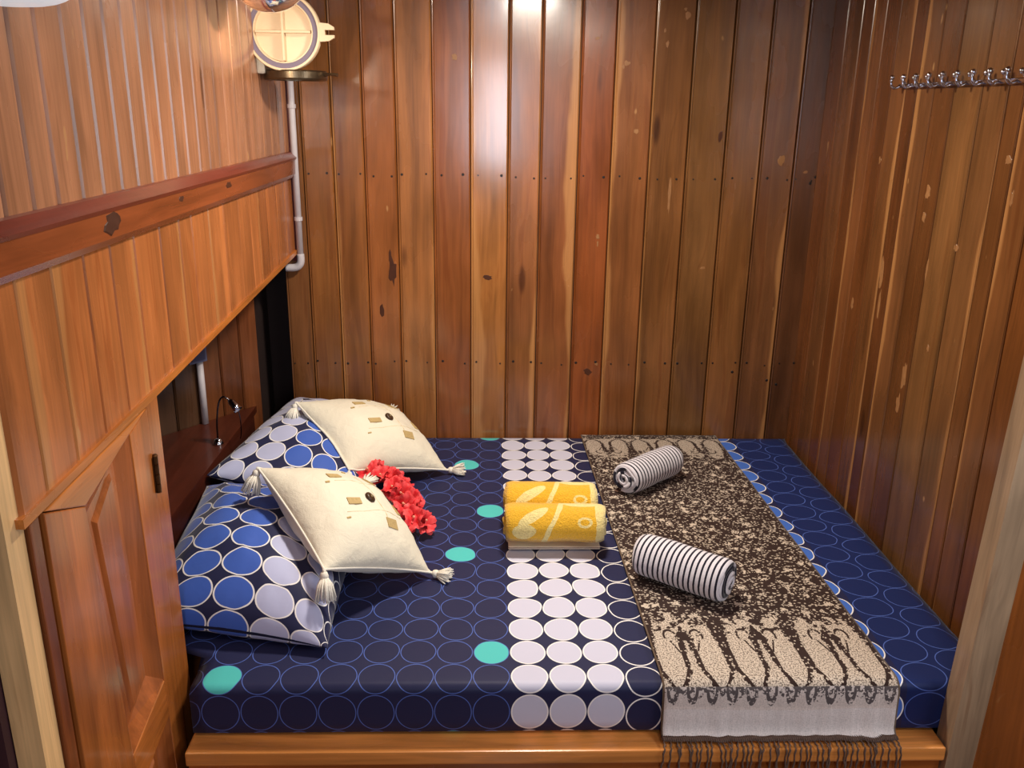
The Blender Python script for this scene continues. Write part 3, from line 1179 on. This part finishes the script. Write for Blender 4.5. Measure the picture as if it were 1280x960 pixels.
# lace band under the paisleys
lz = (v-.076)/.048
lacex = ((X_/.0408).fract()*2-1).abs()
ln1 = t.noise(P2, 95, 2, .6)-.5
arcs = ((lacex*.9).pow(2.0)+((lz-.9)*.7).pow(2.0)).sqrt().near(.42, .13)
dlace = ((lz*.55+ln1*1.5+arcs*.35) > .44)
ldots = t.voro(P2, 140) < .26
lace = 1-dlace*(1-ldots*.8)*.9
inl = (v > .072)*(v < .122)
pat = pat*(1-inl)+lace*.88*inl
endb = (v+(t.noise(P2, 150, 1)-.5)*.012) < .078
pat = (pat*(1-endb)).max(endb*1.0)
pat = (pat*((fine-.5)*.9+.95)).min(1.0).max(0.0)
dk = t.mixc(inl, srgb(50, 33, 28), srgb(62, 54, 58))
lt = t.mixc(inl, t.mixc(endb, srgb(214, 198, 180), srgb(232, 222, 218)), srgb(228, 214, 206))
wvx = (t.noise(t.vec(X_*600, v*60), 1.0, 1)*.35+.82)*(t.noise(t.vec(X_*90, v*6), 1.0, 2)*.3+.85)
col = t.scalec(t.mixc(pat, dk, lt), wvx)
edge_ = ((u-.5).abs()) > .4925
col = t.mixc(edge_, col, srgb(110, 92, 76))
cloth_finish(t, b, col, .85, .15)
bumpto(t, b, wvx+t.noise(P2, 60, 2), .4, .002)
sw_ = thing('paisley_shawl', (.6, 1.5, ZT), 'dark brown and beige floral shawl with paisley border and fringe, spread across the bed', 'shawl')
o = link('woven_cloth', mesh('woven_cloth', V, F, U), sw_, SM, None, True)
sol = o.modifiers.new('thickness', 'SOLIDIFY')
sol.thickness = .0022
sol.offset = 1
FR = plain('grey_brown_fringe_yarn', srgb(104, 84, 74), .9, 0, .2, .45, 200, .4)
fp = []
R = random.Random(4)
for i in range(46):
    f = (i+.5)/46+R.uniform(-.004, .004)
    x = .361+f*.486
    yend = 1.474-abs(noise.noise(Vector((x*22, 1.0, 4))))*.012
    dx = R.uniform(-.012, .012)
    ln = R.uniform(.05, .085)
    pts = [(x, yend+.006, .440), (x+dx*.2, 1.458, .4385), (x+dx*.4, 1.4475, .432), (x+dx*.7, 1.446, .432-ln*.5), (x+dx+R.uniform(-.004, .004), 1.447-R.uniform(0, .006), .432-ln)]
    pts = catmull(pts, 4)
    tw = [Vector(p)+Vector((math.sin(k*1.9+i)*.0012, 0, 0)) for k, p in enumerate(pts)]
    fp.append(tube(tw, [.0019+.0005*math.sin(k*1.7) for k in range(len(tw))], 6))
    if R.random() < .7:                # frayed curl at the end of the strand
        e = tw[-1]
        fp.append(tube([e, e+Vector((R.uniform(-.012, .012), -.004, -.006)), e+Vector((R.uniform(-.016, .016), -.005, .006))], .0012, 4))
for i in range(110):                   # knotted edge
    x = .361+.486*(i+.5)/110
    yend = 1.474-abs(noise.noise(Vector((x*22, 1.0, 4))))*.012
    fp.append(tube([(x-.0018, yend+.004, .4425), (x+.001, yend-.003, .4435), (x+.0018, yend-.007, .4395)], .0026, 5))
o = put('fringe', join(fp), sw_, FR, None, True)
o['kind'] = 'stuff'

# ------------------------------------------------------------------ cupboard under the overhang
cb = thing('cupboard', (-.8, 1.36, 0), 'varnished wooden cupboard with framed door beside the foot of the pillows', 'cupboard')
CW = (*srgb(170, 98, 46), .5)
CW2 = (*srgb(180, 104, 46), .5)
put('carcass', join([box((-1.28, 1.10, .0), (-.665, 1.12, 1.112)), box((-1.28, 1.590, .0), (-.6345, 1.609, 1.125)), box((-1.28, 1.12, .0), (-.70, 1.59, .02))]), cb, WZ, CW)
put('face_stile', prism([(1.553, 0), (1.612, 0), (1.612, 1.133), (1.553, 1.130)], 'x', -.66, XL, .003), cb, WZ, CW2)
put('face_stile', prism([(1.112, 0), (1.140, 0), (1.140, 1.110), (1.112, 1.108)], 'x', -.66, XL, .003), cb, WZ, (*srgb(120, 64, 32), .5))
dr = put('door', prism([(1.149, .02), (1.549, .02), (1.549, .06), (1.149, .06)], 'x', -.662, XL+.002, .003), cb, WY, CW)
OP = [(1.270, 1.060), (1.462, 1.108), (1.478, .586), (1.310, .549)]            # opening: top near, top far, bottom far, bottom near
put('stile', prism([(1.462, 1.108), (1.549, 1.127), (1.549, .0605), (1.494, .0605), (1.478, .586)], 'x', -.668, XL+.003, .002), dr, WZ, CW2)
put('stile', prism([(1.149, 1.107), (1.270, 1.060), (1.310, .549), (1.318, .0605), (1.149, .0605)], 'x', -.668, XL+.003, .002), dr, WZ, CW)
put('rail', prism([(1.152, 1.108), (1.270, 1.0605), (1.462, 1.1085), (1.546, 1.1265)], 'x', -.668, XL+.003, .002), dr, WY, (*srgb(190, 116, 56), .5))
put('rail', prism([(1.3105, .548), (1.4775, .585), (1.4805, .500), (1.3125, .463)], 'x', -.668, XL+.003, .002), dr, WY, CW2)


def bevel_panel(o4, parent):
    c = (sum(p[0] for p in o4)/4, sum(p[1] for p in o4)/4)
    V = []
    for k, xx in ((0.0, XL+.001), (.034, XL-.018), (.052, XL-.018), (.060, XL-.012)):
        for p in o4:
            dy, dz = c[0]-p[0], c[1]-p[1]
            V.append(Vector((xx, p[0]+math.copysign(k, dy), p[1]+math.copysign(k, dz))))
    F = [(i+4*r, (i+1) % 4+4*r, (i+1) % 4+4*r+4, i+4*r+4) for r in range(3) for i in range(4)]+[(12, 13, 14, 15)]
    bm = bmesh.new()
    vs = [bm.verts.new(v) for v in V]
    for f in F:
        bm.faces.new([vs[i] for i in f])
    bmesh.ops.recalc_face_normals(bm, faces=bm.faces[:])
    for f in bm.faces:
        pass
    return put('door_panel', bmout(bm), parent, WZ, (*srgb(164, 92, 46), .5))


bevel_panel(OP, dr)
bevel_panel([(1.3125, .462), (1.4805, .499), (1.494, .0615), (1.318, .0615)], dr)
BRASS = plain('dull_dark_brass', srgb(92, 62, 36), .4, .9, .5, .3, 90)
hg = [tube([(XL+.006, 1.5510, z0), (XL+.006, 1.5510, z1)], .0055, 10) for z0, z1 in ((.955, .972), (.974, .992), (.994, 1.012), (1.014, 1.030))]
hg.append(lathe([(.0003, .004), (.004, .003), (.006, 0)], (XL+.006, 1.551, 1.030), 'z', 10))
hg += [box((XL+.0032, 1.542, .957), (XL+.0048, 1.5505, 1.028))]
put('hinge', join(hg), dr, BRASS)

# ------------------------------------------------------------------ electrics in the recess
CON = plain('white_plastic_conduit', srgb(206, 200, 204), .45)
cd = thing('conduit', (-.60, 2.89, 1.2), 'thin white electrical conduit running down the back corner to an elbow', 'pipe')
cx, cy = -.617, 2.894
put('pipe', tube([(cx, cy, 1.19), (cx, cy, 2.0)], .0105, 12), cd, CON, None, True)
put('elbow', tube(catmull([(cx, cy, 1.195), (cx, cy, 1.172), (cx-.006, cy, 1.158), (cx-.020, cy, 1.150), (cx-.05, cy, 1.149)], 5), .0125, 12), cd, CON, None, True)
put('clip', lathe([(.0105, -.006), (.0135, -.006), (.0135, .006), (.0105, .006)], (cx, cy, 1.31), 'z', 14), cd, CON)
put('clip', lathe([(.0105, -.006), (.0135, -.006), (.0135, .006), (.0105, .006)], (cx, cy, 1.66), 'z', 14), cd, CON)


def hp(s, d, z):                     # point on the bow wall: s along it from the slot, d out of it
    return Vector((HP.x+HD.x*s+.808*d, HP.y+HD.y*s-.589*d, z))


sw2 = thing('switch_box', hp(.262, .0, .93), 'grey-blue switch box on the recess wall with white conduit below', 'switch')
q = [hp(s, d, z) for z in (.905, .995) for s, d in ((.228, .001), (.292, .001), (.292, .034), (.228, .034))]
put('box', (q, BF), sw2, plain('blue_grey_plastic', srgb(86, 92, 122), .4))
q = [hp(s, d, z) for z in (.912, .988) for s, d in ((.236, .033), (.284, .033), (.284, .037), (.236, .037))]
put('rocker', (q, BF), sw2, plain('dark_blue_plastic', srgb(52, 56, 90), .35))
put('pipe', tube([hp(.242, .014, .698), hp(.242, .014, .905)], .0105, 12), sw2, CON, None, True)
put('pipe', tube([hp(.232, .014, .995), hp(.232, .014, 1.25)], .0105, 12), sw2, CON, None, True)

CHROME = plain('polished_chrome', (.58, .60, .68), .12, 1.0, .5, .05)
DKCH = plain('dark_chrome', (.10, .09, .10), .22, 1.0, .5, .05)
rl = thing('reading_lamp', (-.80, 2.45, .697), 'small gooseneck chrome reading lamp standing on the dark shelf', 'lamp')
put('base', lathe([(.0003, 0), (.016, 0), (.016, .004), (.012, .010), (.010, .016), (.005, .018), (.0003, .018)], (-.800, 2.45, .6972), 'z', 18), rl, CHROME, None, True)
put('gooseneck', tube(catmull([(-.800, 2.45, .712), (-.798, 2.45, .765), (-.789, 2.45, .822), (-.776, 2.45, .845), (-.762, 2.45, .841), (-.750, 2.45, .828)], 6), .0026, 8), rl, DKCH, None, True)
hd, ht = Vector((-.750, 2.45, .829)), Vector((.75, -.35, -.75)).normalized()
qm = ht.to_track_quat('Z', 'Y').to_matrix()
V, F = lathe([(.0003, -.010), (.007, -.009), (.010, 0), (.011, .016), (.014, .030), (.0125, .030), (.010, .018), (.0003, .016)], (0, 0, 0), 'z', 18)
put('lamp_head', ([hd+qm @ v for v in V], F), rl, CHROME, None, True)
put('cable', tube(catmull([(-.740, 2.455, .82), (-.732, 2.46, .78), (-.735, 2.47, .73), (-.745, 2.49, .700)], 5), .0016, 6), rl, DKCH, None, True)

# ------------------------------------------------------------------ hook rail on the right wall
hk = thing('hook_rail', (XR, 2.05, 1.74), 'chrome rail of small coat hooks screwed to the right wall', 'hook rail')
put('rail', box((XR-.013, 1.66, 1.727), (XR-.0005, 2.372, 1.737), .002), hk, CHROME)
for i in range(11):
    y = 2.362-.066*i
    h = [tube(catmull([(XR-.008, y, 1.734), (XR-.024, y, 1.726), (XR-.036, y, 1.735), (XR-.035, y, 1.750)], 4), .0036, 8)]
    V, F = lathe([(.0003, -.007), (.005, -.005), (.007, 0), (.005, .005), (.0003, .007)], (XR-.035, y, 1.752), 'z', 10)
    h.append((V, F))
    h.append(tube([(XR-.008, y-.022, 1.736), (XR-.018, y-.022, 1.748)], .0032, 8))
    V, F = lathe([(.0003, -.006), (.004, -.004), (.006, 0), (.004, .004), (.0003, .006)], (XR-.019, y-.022, 1.750), 'z', 10)
    h.append((V, F))
    put('hook', join(h), hk, CHROME, None, True)

# ------------------------------------------------------------------ porthole on the left wall, swung open
IVORY = plain('ivory_plastic', srgb(222, 196, 160), .4, 0, .5, .1, 25)
GASK = plain('grey_rubber_gasket', srgb(120, 108, 128), .6)
GLS, t, b = mat('green_tinted_glass')
b.inputs['Base Color'].default_value = (.55, .75, .68, 1)
b.inputs['Roughness'].default_value = .08
b.inputs['Transmission Weight'].default_value = .75
b.inputs['IOR'].default_value = 1.45
BRZ = plain('weathered_bronze', srgb(96, 82, 64), .3, .85, .5, .3, 60)
ph = thing('porthole', (XL, 2.60, 1.80), 'round ivory porthole with its ribbed lid swung open near the ceiling corner', 'porthole')
put('frame', join([box((XL-.001, 2.56, 1.745), (XL+.022, 2.80, 1.945), .006), lathe([(.075, .022), (.095, .022), (.095, .034), (.075, .034)], (XL, 2.69, 1.845), 'x', 32)]), ph, plain('pale_grey_plastic', srgb(176, 170, 160), .45))
put('pane', lathe([(.0003, .020), (.076, .020), (.076, .026), (.0003, .026)], (XL, 2.69, 1.845), 'x', 32), ph, GLS)
lc = Vector((-.553, 2.55, 1.852))
lid = put('lid', lathe([(.0003, .002), (.075, .002), (.077, -.010), (.080, -.010), (.080, -.006), (.0935, -.006), (.0935, -.012), (.099, -.012), (.101, -.008), (.101, .010), (.0003, .012)][::-1], lc, 'y', 48), ph, IVORY)
put('gasket', lathe([(.0805, -.004), (.0805, -.0085), (.0930, -.0085), (.0930, -.004)], lc, 'y', 48), lid, GASK)
put('rib', box((lc.x-.0035, lc.y-.0165, lc.z-.074), (lc.x+.0035, lc.y+.003, lc.z+.074), .0015), lid, IVORY)
put('rib', box((lc.x-.074, lc.y-.0155, lc.z-.0035), (lc.x+.074, lc.y+.003, lc.z+.0035), .0015), lid, IVORY)
tb = prism([(lc.x+.098, lc.z+.024), (lc.x+.122, lc.z+.022), (lc.x+.136, lc.z+.014), (lc.x+.137, lc.z+.006), (lc.x+.112, lc.z+.006), (lc.x+.112, lc.z-.007),
            (lc.x+.137, lc.z-.007), (lc.x+.136, lc.z-.014), (lc.x+.122, lc.z-.022), (lc.x+.098, lc.z-.024)], 'y', lc.y-.010, lc.y+.004)
put('latch_tab', tb, lid, IVORY)
gf = put('glass_flap', lathe([(.070, -.013), (.086, -.013), (.088, -.008), (.088, .009), (.084, .013), (.070, .013), (.070, -.013)], (XL+.092, 2.62, 1.743), 'z', 96), ph, BRZ, None, False)
put('glass', lathe([(.0003, -.009), (.0705, -.009), (.0705, .008), (.0003, .008)], (XL+.092, 2.62, 1.743), 'z', 40), gf, GLS)
put('latch_pin', tube([(XL+.178, 2.60, 1.745), (XL+.192, 2.595, 1.747), (XL+.215, 2.59, 1.745)], [.005, .0035, .0045], 8), gf, BRZ)

# ------------------------------------------------------------------ lamps at the top left
CLEAR, t, b = mat('clear_lamp_glass')
b.inputs['Base Color'].default_value = (.86, .88, .92, 1)
b.inputs['Roughness'].default_value = .05
b.inputs['Transmission Weight'].default_value = .9
b.inputs['IOR'].default_value = 1.4
gl = thing('glass_lamp', (-.50, 2.2, 2.0), 'clear glass lamp bowl hanging from the ceiling in front of the porthole', 'lamp')
c0 = Vector((-.505, 2.20, 1.955))
prof = [(.092*math.cos(a), -.088*math.sin(a)) for a in [math.pi/2*k/10 for k in range(11)]]
prof[-1] = (.0004, -.088)
inn = [(r*.955 if r > .001 else .0004, h*.955) for r, h in prof]
put('bowl', lathe(prof+inn[::-1], c0, 'z', 36), gl, CLEAR, None, True)
put('collar', lathe([(.0004, .16), (.06, .16), (.06, .05), (.096, .02), (.096, -.004), (.089, -.004), (.089, .012), (.0004, .02)], c0, 'z', 36), gl, CHROME)
EM, t, b = mat('glowing_bulb')
b.inputs['Emission Color'].default_value = (1, .78, .5, 1)
b.inputs['Emission Strength'].default_value = 6
put('bulb', lathe([(.0004, -.03), (.012, -.026), (.018, -.012), (.012, .004), (.008, .02)], c0, 'z', 16), gl, plain('frosted_bulb', srgb(220, 215, 205), .4), None, True)

sl_ = bpy.data.lights.new('glass_lamp_light', 'SPOT')
sl_.energy = 6
sl_.color = (1, .84, .64)
sl_.spot_size = math.radians(62)
sl_.spot_blend = .35
sl_.shadow_soft_size = .02
so = bpy.data.objects.new('glass_lamp_light', sl_)
COL.objects.link(so)
so.location = (-.585, 2.10, 1.815)
so.rotation_euler = (Vector((-.43, 2.913, 1.79))-Vector((-.585, 2.10, 1.815))).to_track_quat('-Z', 'Y').to_euler()

wlamp = thing('white_bowl_lamp', (-.55, 1.15, 1.8), 'white glass bowl lamp on the left wall at the top left edge', 'lamp')
c1 = Vector((-.565, 1.13, 1.815))
prof = [(.085*math.cos(a)**.6 if k < 10 else .0004, -.040*math.sin(a)) for k, a in [(k, math.pi/2*k/10) for k in range(11)]]
OPAL = plain('opal_glass', srgb(226, 230, 236), .2)
ob = OPAL.node_tree.nodes['Principled BSDF']
ob.inputs['Emission Color'].default_value = (.8, .92, 1, 1)
ob.inputs['Emission Strength'].default_value = .45
put('bowl', lathe([(.0004, .01), (.087, .01), (.087, .0)]+prof, c1, 'z', 36), wlamp, OPAL, None, True)
put('bracket', box((XL, 1.06, 1.826), (-.48, 1.24, 1.846), .003), wlamp, WY, (*srgb(120, 70, 40), .5))
